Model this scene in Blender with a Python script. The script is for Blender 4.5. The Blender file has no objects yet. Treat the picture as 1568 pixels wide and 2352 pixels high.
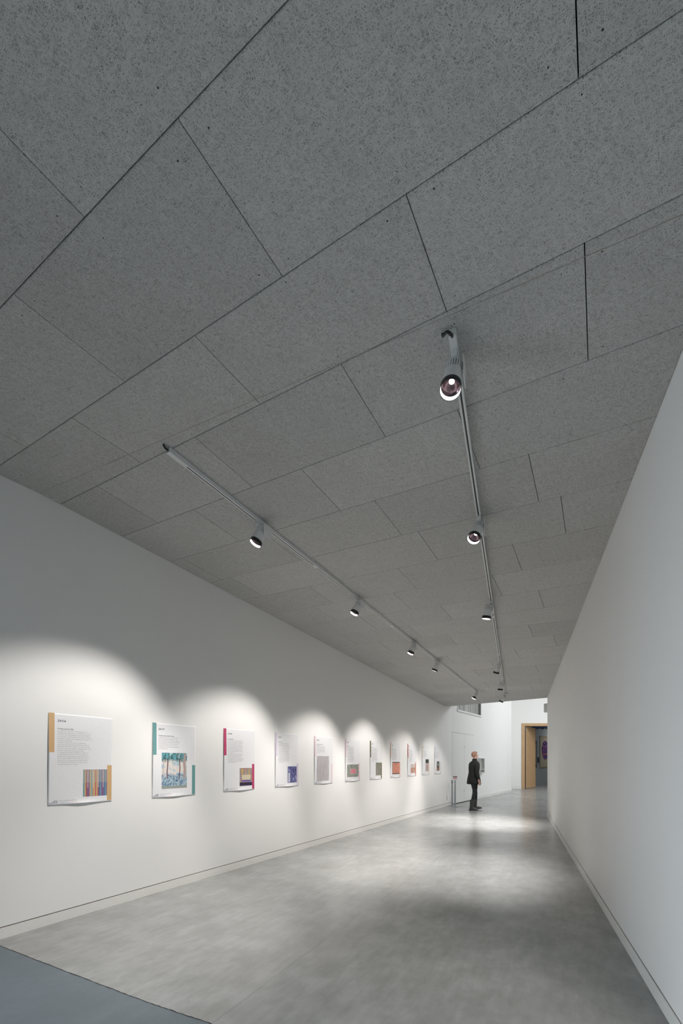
import bpy, bmesh, math, random
from mathutils import Vector, Matrix, Quaternion
random.seed(7)
S = bpy.context.scene
COL = S.collection

# ------------------------------------------------------------------ camera
cam_d = bpy.data.cameras.new('camera'); cam = bpy.data.objects.new('camera', cam_d); COL.objects.link(cam)
cam_d.sensor_fit = 'HORIZONTAL'; cam_d.sensor_width = 36.0
cam_d.lens = 36.0 * 1003.0 / 1568.0
cam_d.shift_y = (1746.0 - 1176.0) / 1568.0
cam_d.clip_start = 0.05; cam_d.clip_end = 200
EYE = 1.48
cam.location = (0, 0, EYE); cam.rotation_euler = (math.pi / 2, 0, 0)
S.camera = cam
# ------------------------------------------------------------------ world, colour
w = bpy.data.worlds.new('world'); S.world = w; w.use_nodes = True
w.node_tree.nodes['Background'].inputs[0].default_value = (0.66, 0.84, 1.0, 1)
w.node_tree.nodes['Background'].inputs[1].default_value = 0.13
S.view_settings.view_transform = 'Standard'; S.view_settings.look = 'None'
S.view_settings.gamma = 1; S.view_settings.exposure = 0.50; S.view_settings.use_curve_mapping = False

def area(name, loc, rot, sx, sy, power, col):
    d = bpy.data.lights.new(name, 'AREA'); d.shape = 'RECTANGLE'; d.size = sx; d.size_y = sy
    d.energy = power; d.color = col
    o = bpy.data.objects.new(name, d); COL.objects.link(o); o.location = loc; o.rotation_euler = rot
    return o
# daylight: skylight over the far hall, glazed opening behind the camera
area('skylight_far_hall', (12.0, 15.8, 6.6), (0, 0, 0), 6.0, 7.0, 440, (0.93, 0.97, 1.0))
area('daylight_behind', (-2.4, -4.2, 1.7), (math.radians(90), 0, 0), 5.0, 2.6, 20, (0.80, 0.91, 1.0))
# added bluish fill from behind left, out of view, to brighten the right wall
side = area('daylight_fill_side', (-7.6, 2.75, 1.2), (0, 0, 0), 4.0, 2.0, 245, (0.76, 0.89, 1.0))
side.rotation_euler = Vector((0.99, -0.10, 0.0)).to_track_quat('-Z', 'Z').to_euler()
area('gallery_room_lamp', (15.2, 28.0, 3.9), (0, 0, 0), 1.5, 1.5, 32, (0.90, 0.96, 1.0))
SPOT_POWER = 170.0

# ------------------------------------------------------------------ frame of the hall: s runs along the left wall, t across
DX, DY = 0.51084, 0.85968
def st(s, t, z=0.0):
    return Vector((DX * s + DY * t, DY * s - DX * t, z))
D3 = Vector((DX, DY, 0)); E3 = Vector((DY, -DX, 0)); UP = Vector((0, 0, 1))
TW = -4.27                                   # left wall plane
def h_far(s, t):
    p = st(s, t); return EYE + 2.3218 - 0.05767 * p.x - 0.0302 * p.y
def s_crease(t): return 2.19 + 0.0555 * t
def h_ceil(s, t):
    d = s - s_crease(t)
    return h_far(s, t) + (0.062 * d if d < 0 else 0.0)
# right wall line through two points
RW0 = Vector((1.784, 2.282)); RW1 = Vector((5.457, 11.579))
C1 = st(14.33, TW); C2 = Vector((8.07, 20.75, 0))

# ------------------------------------------------------------------ helpers
def frame(origin, xdir):
    x = Vector(xdir).normalized(); z = UP.copy(); y = z.cross(x).normalized()
    m = Matrix((x, y, z)).transposed().to_4x4(); m.translation = Vector(origin); return m

class MB:
    def __init__(self): self.v = []; self.f = []; self.m = []; self.uv = {}
    def add(self, vs, fs, mi=0, M=None):
        b = len(self.v)
        for p in vs:
            p = Vector(p); self.v.append(M @ p if M else p)
        for f in fs: self.f.append([b + i for i in f]); self.m.append(mi)
    def box(self, x0, x1, y0, y1, z0, z1, mi=0, M=None):
        vs = [(x0,y0,z0),(x1,y0,z0),(x1,y1,z0),(x0,y1,z0),(x0,y0,z1),(x1,y0,z1),(x1,y1,z1),(x0,y1,z1)]
        self.add(vs, [(0,3,2,1),(4,5,6,7),(0,1,5,4),(1,2,6,5),(2,3,7,6),(3,0,4,7)], mi, M)
    def bbox(self, x0, x1, y0, y1, z0, z1, b, mi=0, M=None):
        # box with chamfered edges
        bm = bmesh.new(); bmesh.ops.create_cube(bm, size=1)
        for v in bm.verts:
            v.co = Vector(((x0+x1)/2 + v.co.x*(x1-x0), (y0+y1)/2 + v.co.y*(y1-y0), (z0+z1)/2 + v.co.z*(z1-z0)))
        bmesh.ops.bevel(bm, geom=bm.edges[:], offset=b, segments=2, affect='EDGES', profile=0.6)
        bm.verts.index_update()
        self.add([v.co for v in bm.verts], [[v.index for v in f.verts] for f in bm.faces], mi, M); bm.free()
    def lathe(self, prof, n=32, mi=0, M=None, caps=True):
        vs = []; fs = []
        for r, z in prof:
            for i in range(n):
                a = 2*math.pi*i/n; vs.append((r*math.cos(a), r*math.sin(a), z))
        for k in range(len(prof)-1):
            for i in range(n):
                j = (i+1) % n; fs.append((k*n+i, k*n+j, (k+1)*n+j, (k+1)*n+i))
        if caps:
            fs.append(list(range(n))[::-1]); fs.append([(len(prof)-1)*n+i for i in range(n)])
        self.add(vs, fs, mi, M)
    def tube(self, pts, r, n=10, mi=0, M=None):
        pts = [Vector(p) for p in pts]; vs = []; fs = []
        up = Vector((0.3, 0.2, 1)).normalized()
        for k, p in enumerate(pts):
            d = (pts[min(k+1, len(pts)-1)] - pts[max(k-1, 0)]).normalized()
            a = d.cross(up).normalized(); b = d.cross(a)
            for i in range(n):
                t = 2*math.pi*i/n; vs.append(p + r*(a*math.cos(t) + b*math.sin(t)))
        for k in range(len(pts)-1):
            for i in range(n):
                j = (i+1) % n; fs.append((k*n+i, k*n+j, (k+1)*n+j, (k+1)*n+i))
        fs.append(list(range(n))[::-1]); fs.append([(len(pts)-1)*n+i for i in range(n)])
        self.add(vs, fs, mi, M)
    def poly(self, pts, z0, z1, mi=0):
        n = len(pts)
        vs = [(p[0], p[1], z0) for p in pts] + [(p[0], p[1], z1) for p in pts]
        fs = [list(range(n))[::-1], [n+i for i in range(n)]] + [(i, (i+1) % n, n+(i+1) % n, n+i) for i in range(n)]
        self.add(vs, fs, mi)
    def build(self, name, mats, parent=None, smooth=None, fix=True):
        me = bpy.data.meshes.new(name); me.from_pydata([tuple(v) for v in self.v], [], self.f)
        if not isinstance(mats, (list, tuple)): mats = [mats]
        for m in mats: me.materials.append(m)
        for p, mi in zip(me.polygons, self.m): p.material_index = mi
        if fix:
            bm = bmesh.new(); bm.from_mesh(me); bmesh.ops.recalc_face_normals(bm, faces=bm.faces[:]); bm.to_mesh(me); bm.free()
        if smooth:
            for p in me.polygons: p.use_smooth = True
            me.set_sharp_from_angle(angle=math.radians(smooth))
        o = bpy.data.objects.new(name, me); COL.objects.link(o)
        if parent: o.parent = parent
        return o

def tag(o, label=None, cat=None, group=None, kind=None):
    if label: o['label'] = label
    if cat: o['category'] = cat
    if group: o['group'] = group
    if kind: o['kind'] = kind
    return o
def thing(name, M, label, cat, group=None):
    o = bpy.data.objects.new(name, None); COL.objects.link(o); o.empty_display_size = 0.1
    o.matrix_world = M; tag(o, label, cat, group); return o

# ------------------------------------------------------------------ materials
def mat(name, col, rough=0.5, metal=0.0, emit=None, es=0.0, spec=0.5):
    m = bpy.data.materials.new(name); m.use_nodes = True
    b = m.node_tree.nodes['Principled BSDF']
    b.inputs['Base Color'].default_value = (*col, 1); b.inputs['Roughness'].default_value = rough
    b.inputs['Metallic'].default_value = metal; b.inputs['Specular IOR Level'].default_value = spec
    if emit: b.inputs['Emission Color'].default_value = (*emit, 1); b.inputs['Emission Strength'].default_value = es
    # faint grain so that no surface is perfectly uniform
    nt = m.node_tree; n = nt.nodes.new('ShaderNodeTexNoise'); n.inputs['Scale'].default_value = 40; n.inputs['Detail'].default_value = 3
    tc = nt.nodes.new('ShaderNodeTexCoord'); nt.links.new(tc.outputs['Object'], n.inputs['Vector'])
    mx = nt.nodes.new('ShaderNodeMix'); mx.data_type = 'RGBA'
    mx.inputs[6].default_value = (*[c*0.96 for c in col], 1); mx.inputs[7].default_value = (*[min(1, c*1.03) for c in col], 1)
    nt.links.new(n.outputs['Fac'], mx.inputs[0]); nt.links.new(mx.outputs[2], b.inputs['Base Color'])
    return m
class NT:
    def __init__(self, name):
        self.m = bpy.data.materials.new(name); self.m.use_nodes = True
        self.nt = self.m.node_tree; self.b = self.nt.nodes['Principled BSDF']
    def n(self, typ, **kw):
        x = self.nt.nodes.new(typ)
        for k, v in kw.items(): setattr(x, k, v)
        return x
    def l(self, a, b): self.nt.links.new(a, b)
    def math(self, op, a, b=None, c=None, clamp=False):
        x = self.n('ShaderNodeMath', operation=op); x.use_clamp = clamp
        for i, q in enumerate((a, b, c)):
            if q is None: continue
            if isinstance(q, (int, float)): x.inputs[i].default_value = q
            else: self.l(q, x.inputs[i])
        return x.outputs[0]
    def ramp(self, fac, stops, interp='LINEAR'):
        r = self.n('ShaderNodeValToRGB'); r.color_ramp.interpolation = interp
        e = r.color_ramp.elements
        while len(e) > 1: e.remove(e[-1])
        e[0].position = stops[0][0]; e[0].color = (*stops[0][1], 1)
        for p, c in stops[1:]:
            q = e.new(p); q.color = (*c, 1)
        self.l(fac, r.inputs[0]); return r.outputs[0]
    def noise(self, vec, scale, detail=2, rough=0.5, dist=0.0):
        x = self.n('ShaderNodeTexNoise'); x.inputs['Scale'].default_value = scale; x.inputs['Detail'].default_value = detail
        x.inputs['Roughness'].default_value = rough; x.inputs['Distortion'].default_value = dist
        if vec is not None: self.l(vec, x.inputs['Vector'])
        return x
    def mix(self, fac, a, b, blend='MIX'):
        x = self.n('ShaderNodeMix'); x.data_type = 'RGBA'; x.blend_type = blend
        for i, q in ((0, fac), (6, a), (7, b)):
            if isinstance(q, (int, float)): x.inputs[i].default_value = q
            elif isinstance(q, tuple): x.inputs[i].default_value = (*q, 1)
            else: self.l(q, x.inputs[i])
        return x.outputs[2]
    def mapping(self, vec, loc=(0,0,0), rot=(0,0,0), scale=(1,1,1)):
        x = self.n('ShaderNodeMapping'); x.inputs['Location'].default_value = loc
        x.inputs['Rotation'].default_value = rot; x.inputs['Scale'].default_value = scale
        self.l(vec, x.inputs['Vector']); return x.outputs[0]

def wall_mat(name, col):
    k = NT(name); tc = k.n('ShaderNodeTexCoord')
    n = k.noise(tc.outputs['Object'], 260, 2); n2 = k.noise(tc.outputs['Object'], 0.8, 3)
    c = k.mix(n2.outputs['Fac'], tuple(x*0.975 for x in col), tuple(min(1, x*1.02) for x in col))
    k.l(c, k.b.inputs['Base Color']); k.b.inputs['Roughness'].default_value = 0.62; k.b.inputs['Specular IOR Level'].default_value = 0.3
    bp = k.n('ShaderNodeBump'); bp.inputs['Strength'].default_value = 0.06; bp.inputs['Distance'].default_value = 0.002
    k.l(n.outputs['Fac'], bp.inputs['Height']); k.l(bp.outputs[0], k.b.inputs['Normal'])
    return k.m
M_WALL = wall_mat('white_wall_paint', (0.85, 0.842, 0.825))
M_WALLR = wall_mat('white_wall_paint_right', (0.85, 0.842, 0.825))
M_WALLG = wall_mat('grey_gallery_paint', (0.42, 0.44, 0.44))
M_BASE = mat('skirting_paint', (0.80, 0.79, 0.76), 0.4)
M_GAP = mat('shadow_gap', (0.09, 0.075, 0.06), 0.8)
M_WHITE = mat('white_powder_coat', (0.76, 0.77, 0.76), 0.38)
M_DARK = mat('black_plastic', (0.012, 0.012, 0.014), 0.35)
M_SLOT = mat('track_slot_dark', (0.02, 0.03, 0.03), 0.35)
M_COND = mat('track_conductor', (0.10, 0.12, 0.12), 0.3, 0.5)
M_CHROME = mat('bright_metal', (0.75, 0.76, 0.78), 0.16, 1.0)
M_STEEL = mat('brushed_steel', (0.46, 0.48, 0.50), 0.28, 1.0)
M_LED = mat('lit_lens', (0.9, 0.9, 0.9), 0.3, 0, (1.0, 0.98, 0.97), 60.0)
M_REFL = mat('white_baffle', (0.85, 0.85, 0.87), 0.5)
M_CONE = mat('dark_pink_reflector', (0.16, 0.11, 0.12), 0.18, 0.9)
M_LENS = mat('dark_lens', (0.05, 0.03, 0.035), 0.08)
M_FIN = mat('fin_gap_grey', (0.16, 0.165, 0.17), 0.6)

def ceiling_mat():
    k = NT('wood_wool_board'); uvn = k.n('ShaderNodeUVMap'); uvn.uv_map = 'UVMap'; uv = uvn.outputs[0]
    warp = k.noise(uv, 11, 1)
    sub = k.n('ShaderNodeVectorMath', operation='SUBTRACT'); k.l(warp.outputs['Color'], sub.inputs[0]); sub.inputs[1].default_value = (0.5, 0.5, 0.5)
    sc = k.n('ShaderNodeVectorMath', operation='SCALE'); k.l(sub.outputs[0], sc.inputs[0]); sc.inputs['Scale'].default_value = 0.028
    ad = k.n('ShaderNodeVectorMath', operation='ADD'); k.l(uv, ad.inputs[0]); k.l(sc.outputs[0], ad.inputs[1])
    best = None
    for i, a in enumerate((8, 42, 76, 108, 140, 165)):
        mp = k.mapping(k.mapping(ad.outputs[0], rot=(0, 0, math.radians(a))), (i*3.7, i*1.9, i*5.1), (0, 0, 0), (20, 230, 1))
        nz = k.noise(mp, 1.0, 1, 0.4)
        # thin ridges: strands
        d = k.math('ABSOLUTE', k.math('SUBTRACT', nz.outputs['Fac'], 0.5))
        r = k.math('SUBTRACT', 1.0, k.math('MULTIPLY', d, 15.0), clamp=True)
        # strand presence and depth vary
        r = k.math('MULTIPLY', r, 1.0 - 0.08 * (i % 3))
        best = r if best is None else k.math('MAXIMUM', best, r)
    pv = k.n('ShaderNodeTexVoronoi'); pv.inputs['Scale'].default_value = 170; k.l(k.mapping(uv, scale=(1, .9, 1)), pv.inputs['Vector'])
    pr = k.n('ShaderNodeSeparateColor'); k.l(pv.outputs['Color'], pr.inputs[0])
    # dark open pores between the strands, of varying size
    pit = k.math('MULTIPLY', k.math('SUBTRACT', k.math('MULTIPLY', pr.outputs[0], .36), pv.outputs['Distance']), 9.0, clamp=True)
    big = k.noise(uv, 3.0, 3, 0.6)
    at = k.n('ShaderNodeAttribute'); at.attribute_name = 'tone'
    c = k.ramp(best, [(0.0, (0.22, 0.22, 0.205)), (0.45, (0.52, 0.515, 0.50)), (1.0, (0.72, 0.715, 0.695))])
    c = k.mix(k.math('MULTIPLY', pit, 0.8), c, (0.20, 0.195, 0.175))
    c = k.mix(k.math('MULTIPLY', k.math('SUBTRACT', big.outputs['Fac'], 0.35, clamp=True), 0.55), c, (0.50, 0.48, 0.45))
    hs = k.n('ShaderNodeHueSaturation'); k.l(c, hs.inputs['Color']); k.l(at.outputs['Fac'], hs.inputs['Value'])
    k.l(hs.outputs[0], k.b.inputs['Base Color'])
    k.b.inputs['Roughness'].default_value = 0.95; k.b.inputs['Specular IOR Level'].default_value = 0.1
    hgt = k.math('SUBTRACT', best, k.math('MULTIPLY', pit, 0.6))
    bp = k.n('ShaderNodeBump'); bp.inputs['Strength'].default_value = 0.55; bp.inputs['Distance'].default_value = 0.0022
    k.l(hgt, bp.inputs['Height']); k.l(bp.outputs[0], k.b.inputs['Normal'])
    return k.m
M_CEIL = ceiling_mat()
M_JOINT = mat('joint_shadow', (0.035, 0.03, 0.026), 0.9)
M_SCREW = mat('screw_dark', (0.03, 0.04, 0.05), 0.4, 0.6)
M_CREASE = mat('crease_filler', (0.36, 0.34, 0.29), 0.95)

def concrete(name, base, dark, light, rough, paint=False):
    k = NT(name); tc = k.n('ShaderNodeTexCoord'); v = tc.outputs['Object']
    n1 = k.noise(v, 0.7, 5, 0.6); n2 = k.noise(v, 3.2, 6, 0.65)
    mp = k.mapping(k.mapping(v, rot=(0, 0, math.radians(28))), scale=(14, 3.5, 1)); n3 = k.noise(mp, 1.0, 5, 0.65)
    n4 = k.noise(v, 150, 2, 0.6)
    f = k.math('ADD', k.math('MULTIPLY', n1.outputs['Fac'], 0.40), k.math('MULTIPLY', n2.outputs['Fac'], 0.34))
    f = k.math('ADD', f, k.math('MULTIPLY', n3.outputs['Fac'], 0.26))
    c = k.ramp(f, [(0.36, dark), (0.50, base), (0.62, light)])
    c = k.mix(k.math('MULTIPLY', k.math('SUBTRACT', n4.outputs['Fac'], 0.62, clamp=True), 1.5), c, light)
    k.l(c, k.b.inputs['Base Color'])
    k.b.inputs['Roughness'].default_value = rough - .07; k.b.inputs['Specular IOR Level'].default_value = 0.55
    bp = k.n('ShaderNodeBump'); bp.inputs['Strength'].default_value = 0.02 if not paint else 0.3; bp.inputs['Distance'].default_value = 0.002
    k.l(n4.outputs['Fac'] if paint else n2.outputs['Fac'], bp.inputs['Height']); k.l(bp.outputs[0], k.b.inputs['Normal'])
    return k.m
M_FLOOR = concrete('polished_concrete', (0.285, 0.29, 0.283), (0.215, 0.215, 0.207), (0.36, 0.365, 0.36), 0.30)
M_PAINT = concrete('blue_grey_floor_paint', (0.115, 0.145, 0.165), (0.10, 0.127, 0.145), (0.14, 0.17, 0.19), 0.5, True)
M_SAW = mat('saw_cut', (0.37, 0.37, 0.36), 0.6)
M_CRACK = mat('floor_crack', (0.12, 0.12, 0.115), 0.8)
def oak():
    k = NT('oak_veneer'); tc = k.n('ShaderNodeTexCoord')
    mp = k.mapping(tc.outputs['Object'], scale=(30, 30, 0.9)); n = k.noise(mp, 1.6, 4, 0.6, 0.8)
    c = k.ramp(n.outputs['Fac'], [(0.3, (0.40, 0.235, 0.12)), (0.5, (0.52, 0.33, 0.175)), (0.7, (0.60, 0.40, 0.23))])
    k.l(c, k.b.inputs['Base Color']); k.b.inputs['Roughness'].default_value = 0.5; return k.m
M_OAK = oak()

# ------------------------------------------------------------------ floor
f = MB(); f.poly([(-30, -40), (30, -40), (30, 42), (-30, 42)], -0.12, 0.0)
tag(f.build('floor', M_FLOOR), kind='structure')
# painted strip in the near corner (edge slightly wavering where the brush met the concrete)
def pf(x, y):                                # a floor point from its bearing, in metres
    Y = EYE * 1003.0 / (y - 1746.0); return Vector(((x - 784.0) / 1003.0 * Y, Y, 0))
edge = [(-60, 2151), (0, 2173), (76, 2203), (150, 2232), (230, 2262), (300, 2289), (364, 2312), (420, 2331), (480, 2351), (560, 2378)]
P = [pf(*e) for e in edge]
def resamp(P, n):
    out = []
    for i in range(n):
        u = i/(n-1)*(len(P)-1); k = min(int(u), len(P)-2); out.append(P[k].lerp(P[k+1], u-k))
    return out
Q = resamp(P, 120); Q = [q + Vector((random.uniform(-.0012, .0012), random.uniform(-.0018, .0018), 0)) for q in Q]
dirn = (Q[-1] - Q[0]).normalized(); nrm = Vector((-dirn.y, dirn.x, 0))
if nrm.y > 0: nrm = -nrm
g = MB(); pts = [Q[0] - dirn*3] + Q + [Q[-1] + dirn*2.5]; far_ = [p + nrm*4.0 for p in pts]
n_ = len(pts)
g.add([(p.x, p.y, 0.003) for p in pts] + [(p.x, p.y, 0.003) for p in far_], [(i, i+1, n_+i+1, n_+i) for i in range(n_-1)])
strip = g.build('trim_1', M_PAINT); tag(strip, 'blue grey painted floor area in the near left corner', kind='structure')
g = MB()
outl = [p - nrm*random.uniform(0.001, 0.006) for p in pts]; inn = [p + nrm*random.uniform(0.001, 0.005) for p in pts]
g.add([(p.x, p.y, 0.0038) for p in outl] + [(p.x, p.y, 0.0038) for p in inn], [(i, i+1, n_+i+1, n_+i) for i in range(n_-1)])
tag(g.build('trim_2', M_DARK), 'ragged dark joint along the painted floor edge', kind='structure')
def ribbon(a, b, w_, z, name, m):
    d = (b - a).normalized(); n = Vector((-d.y, d.x, 0)) * w_/2; q = MB()
    q.add([(p.x, p.y, z) for p in (a-n, b-n, b+n, a+n)], [(0, 1, 2, 3)]); o = q.build(name, m); tag(o, kind='structure'); return o
ribbon(pf(484, 2352), pf(1088, 1904), 0.0022, 0.0012, 'trim_3', M_SAW)
ribbon(pf(1225, 2098), pf(1425, 2143), 0.004, 0.0012, 'trim_4', M_CRACK)

# ------------------------------------------------------------------ walls
def wall_box(name, a, b, z0, z1, th, side, m):
    """wall from a to b; thickness goes to the 'side' (+1 = left of a->b)"""
    a = Vector(a[:2]); b = Vector(b[:2]); d = (b-a).normalized(); n = Vector((-d.y, d.x)) * th * side
    q = MB(); q.poly([a, b, b+n, a+n], z0, z1); o = q.build(name, m); tag(o, kind='structure'); return o
TOP = 6.9
A0 = st(1.05, TW)
wall_box('wall_left', A0, C1, 0, TOP, 0.3, 1, M_WALL)
wall_box('light_block_left', st(-8, TW), A0, 2.35, TOP, 0.3, 1, M_WALL)  # unseen header, added to keep the side fill off the near ceiling
wall_box('light_block_behind', (-9, -4.4), (3, -4.4), 2.6, TOP, 0.3, 1, M_WALL)  # unseen too, added to cut light from behind reaching the ceiling
def skirting(name, a, b, h, out, side, gap=True):
    """side: direction the skirting stands out"""
    a = Vector(a[:2]); b = Vector(b[:2]); d = (b-a).normalized(); n = Vector((-d.y, d.x)) * side
    q = MB(); q.poly([a, b, b+n*out, a+n*out], 0.0, h, 0)
    if gap: gh = .007 if side < 0 else .0022; q.poly([a, b, b+n*out*0.25, a+n*out*0.25], h, h+gh, 1)
    o = q.build(name, [M_BASE, M_GAP]); tag(o, kind='structure')
skirting('baseboard_left', A0, C1, 0.090, 0.008, -1)
# left-wall: rest of the gap closed by the wall board standing proud above it
rd = (RW1 - RW0).normalized()
R0 = RW0 - rd * 8.0
wall_box('wall_right', R0, RW1, 0, TOP, 0.35, -1, M_WALLR)
skirting('baseboard_right', R0, RW1, 0.090, 0.010, 1, gap=True)
RR = Vector((17.0, 16.0))
wall_box('wall_right_return', RW1, RR, 0, TOP, 0.3, -1, M_WALLR)
wall_box('wall_far_right', RR, (17.0, 24.0), 0, TOP, 0.3, -1, M_WALL)
# wall B with a real window opening and double door
MBf = frame((C1.x, C1.y, 0), (C2 - C1))          # local x along wall B, y behind it (to the left), z up
LB = (C2 - C1).length
WX0, WX1, WZ0, WZ1 = 0.55, 3.05, 3.22, 5.4
DX0, DX1, DZ = 0.06, 2.36, 2.42
q = MB()
q.box(0, WX0, 0, .3, DZ, TOP, M=MBf); q.box(WX0, WX1, 0, .3, DZ, WZ0, M=MBf); q.box(WX0, WX1, 0, .3, WZ1, TOP, M=MBf)
q.box(WX1, LB, 0, .3, DZ, TOP, M=MBf)
q.box(0, DX0, 0, .3, 0, DZ, M=MBf); q.box(DX1, LB, 0, .3, 0, DZ, M=MBf)
tag(q.build('wall_back_left', M_WALL), kind='structure')
q = MB(); q.box(DX1+0.02, LB+0.008, -0.014, 0, 0, 0.105, M=MBf); q.box(LB, LB+.012, -0.014, 0.5, 0, 0.105, M=MBf)
tag(q.build('baseboard_back_left', M_BASE), kind='structure')
wall_box('wall_return', C2, (C2.x + 0.45, 22.6), 0, TOP, 0.3, 1, M_WALL)
# double door flush in the wall
door = thing('door_1', MBf, 'tall white flush double door behind the walking person', 'door'); del door['category']; door['kind'] = 'structure'
q = MB(); q.box(DX0, DX1, 0.05, 0.09, 0, DZ); q.build('door_backing', M_GAP, door)
mid = (DX0+DX1)/2
for a, b in ((DX0+.008, mid-.005), (mid+.005, DX1-.008)):
    q = MB(); q.bbox(a, b, -0.004, 0.05, 0.022, DZ-0.008, 0.002); q.build('door_leaf', M_WALL, door)
q = MB()
for zz in (0.35, 1.9): q.bbox(mid-0.012, mid-0.002, -0.012, -0.003, zz, zz+.09, 0.002)
q.build('hinge', M_STEEL, door)
# high window with vertical strips of blind behind it
win = thing('window_1', MBf, 'high interior window with vertical blind strips below the hall ceiling edge', 'window'); del win['category']; win['kind'] = 'structure'
q = MB(); t_ = 0.05
q.bbox(WX0-t_, WX1+t_, -0.03, 0.05, WZ0-0.07, WZ0, .006); q.bbox(WX0-t_, WX0, -0.015, 0.05, WZ0, WZ1, .004); q.bbox(WX1, WX1+t_, -0.015, 0.05, WZ0, WZ1, .004)
q.build('window_frame', M_WHITE, win)
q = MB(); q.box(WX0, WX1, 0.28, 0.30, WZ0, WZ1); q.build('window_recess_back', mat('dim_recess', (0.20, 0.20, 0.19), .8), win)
M_BL = [mat('blind_light', (0.62, 0.62, 0.59), .7), mat('blind_grey', (0.34, 0.34, 0.32), .7), mat('blind_pale', (0.74, 0.74, 0.72), .7)]
xx = WX0; k_ = 0
for wd, mi in ((.34, 1), (.34, 0), (.06, 2), (.3, 0), (.05, 1), (.08, 2), (.36, 2), (.06, 1), (.10, 2), (.18, 1), (.10, 2), (.42, 1)):
    q = MB(); q.box(xx+.004, xx+wd-.004, 0.16+0.02*(k_ % 2), 0.17+0.02*(k_ % 2), WZ0+.01, WZ1)
    q.build('blind_strip', M_BL[mi], win); xx += wd; k_ += 1
gl = bpy.data.materials.new('clear_glass'); gl.use_nodes = True; gb = gl.node_tree.nodes['Principled BSDF']
gb.inputs['Transmission Weight'].default_value = 1; gb.inputs['Roughness'].default_value = 0.02; gb.inputs['IOR'].default_value = 1.45
q = MB(); q.box(WX0, WX1, 0.04, 0.046, WZ0, WZ1); q.build('window_pane', gl, win)

# wall C with oak framed doorway, facing us
YC = 22.6; OX0 = 9.33
q = MB(); q.box(6.0, OX0, YC, YC+.35, 0, TOP); q.box(OX0, 12.6, YC, YC+.35, 3.38, TOP); q.box(12.6, 18, YC, YC+.35, 0, TOP)
tag(q.build('wall_back', M_WALL), kind='structure')
q = MB(); q.box(8.2, OX0-.002, YC-.015, YC, 0, 0.15); tag(q.build('baseboard_back', M_BASE), kind='structure')
dr = thing('door_2', Matrix.Translation((OX0, YC, 0)), 'tall oak framed doorway with open oak leaf', 'door'); del dr['category']; dr['kind'] = 'structure'
q = MB(); q.bbox(-0.02, 0.145, -0.03, 0.38, 0, 3.39, .006); q.bbox(0.145, 3.2, -0.03, 0.38, 3.25, 3.39, .006); q.bbox(3.2, 3.36, -0.03, 0.38, 0, 3.39, .006)
q.build('door_frame', M_OAK, dr)
q = MB(); q.box(0.146, 0.20, 0.0, 0.30, 0, 3.25); q.build('door_gap_shade', M_DARK, dr)  # black filler paints the shade in the gap between frame and leaf
Ml = Matrix.Translation((0.215, 0.02, 0)) @ Matrix.Rotation(math.radians(49), 4, 'Z')
q = MB(); q.bbox(0, 1.58, 0.0, 0.07, 0.02, 3.22, .004, M=Ml); leaf = q.build('door_leaf', M_OAK, dr)
q = MB(); q.box(1.58, 1.60, 0.0, 0.07, 0.02, 3.22, M=Ml); q.build('leaf_dark_edge', M_DARK, leaf)  # black strip for the dark thickness of the leaf
q = MB(); q.bbox(1.50, 1.53, -0.085, -0.055, 1.05, 2.55, .006, M=Ml)
for zz in (1.15, 2.42): q.box(1.505, 1.525, -0.06, 0.0, zz, zz+.03, M=Ml)
q.build('door_handle', M_DARK, leaf)
q = MB(); q.bbox(-0.03, 0.0, -0.02, 0.05, 3.02, 3.17, .004, M=Ml); q.build('hinge', M_STEEL, dr)

# gallery room beyond the doorway
D0 = Vector((12.0, 27.0, 0)) ; D1 = D0 + Vector((.70, .714, 0))*9
wall_box('wall_gallery', (8.8, 22.95), (D0.x-.77, D0.y-.785), 0, 4.2, .2, 1, M_WALLG)
MD = frame(D0 - (D1-D0).normalized()*1.1, D1 - D0); LD = (D1-D0).length + 1.1
q = MB(); q.box(0, LD, 0, .3, 0, 4.2, M=MD); tag(q.build('wall_gallery_far', M_WALLG), kind='structure')
wall_box('wall_gallery_right', (18, 23), (18, 36), 0, 4.2, .3, -1, M_WALLG)
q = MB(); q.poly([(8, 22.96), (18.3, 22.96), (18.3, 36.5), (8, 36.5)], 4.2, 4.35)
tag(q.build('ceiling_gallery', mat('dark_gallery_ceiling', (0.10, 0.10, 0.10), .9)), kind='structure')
# roof of the far hall, with the skylight curb (the lamp area hangs just below)
q = MB(); q.poly([(2, 10.5), (18, 10.5), (18, 23.2), (2, 23.2)], TOP, TOP+.2)
tag(q.build('ceiling_far_hall', M_WALL), kind='structure')

# ------------------------------------------------------------------ ceiling of wood wool boards
def clip(poly, a, b, c):
    """keep a*s+b*t <= c"""
    out = []; n = len(poly)
    for i in range(n):
        p, q_ = poly[i], poly[(i+1) % n]
        dp = a*p[0]+b*p[1]-c; dq = a*q_[0]+b*q_[1]-c
        if dp <= 0: out.append(p)
        if (dp < 0 < dq) or (dq < 0 < dp):
            u = dp/(dp-dq); out.append((p[0]+(q_[0]-p[0])*u, p[1]+(q_[1]-p[1])*u))
    return out
def tost(p): return (DX*p[0]+DY*p[1], DY*p[0]-DX*p[1])
r0 = tost(RW0); r1 = tost(RW1)
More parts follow.
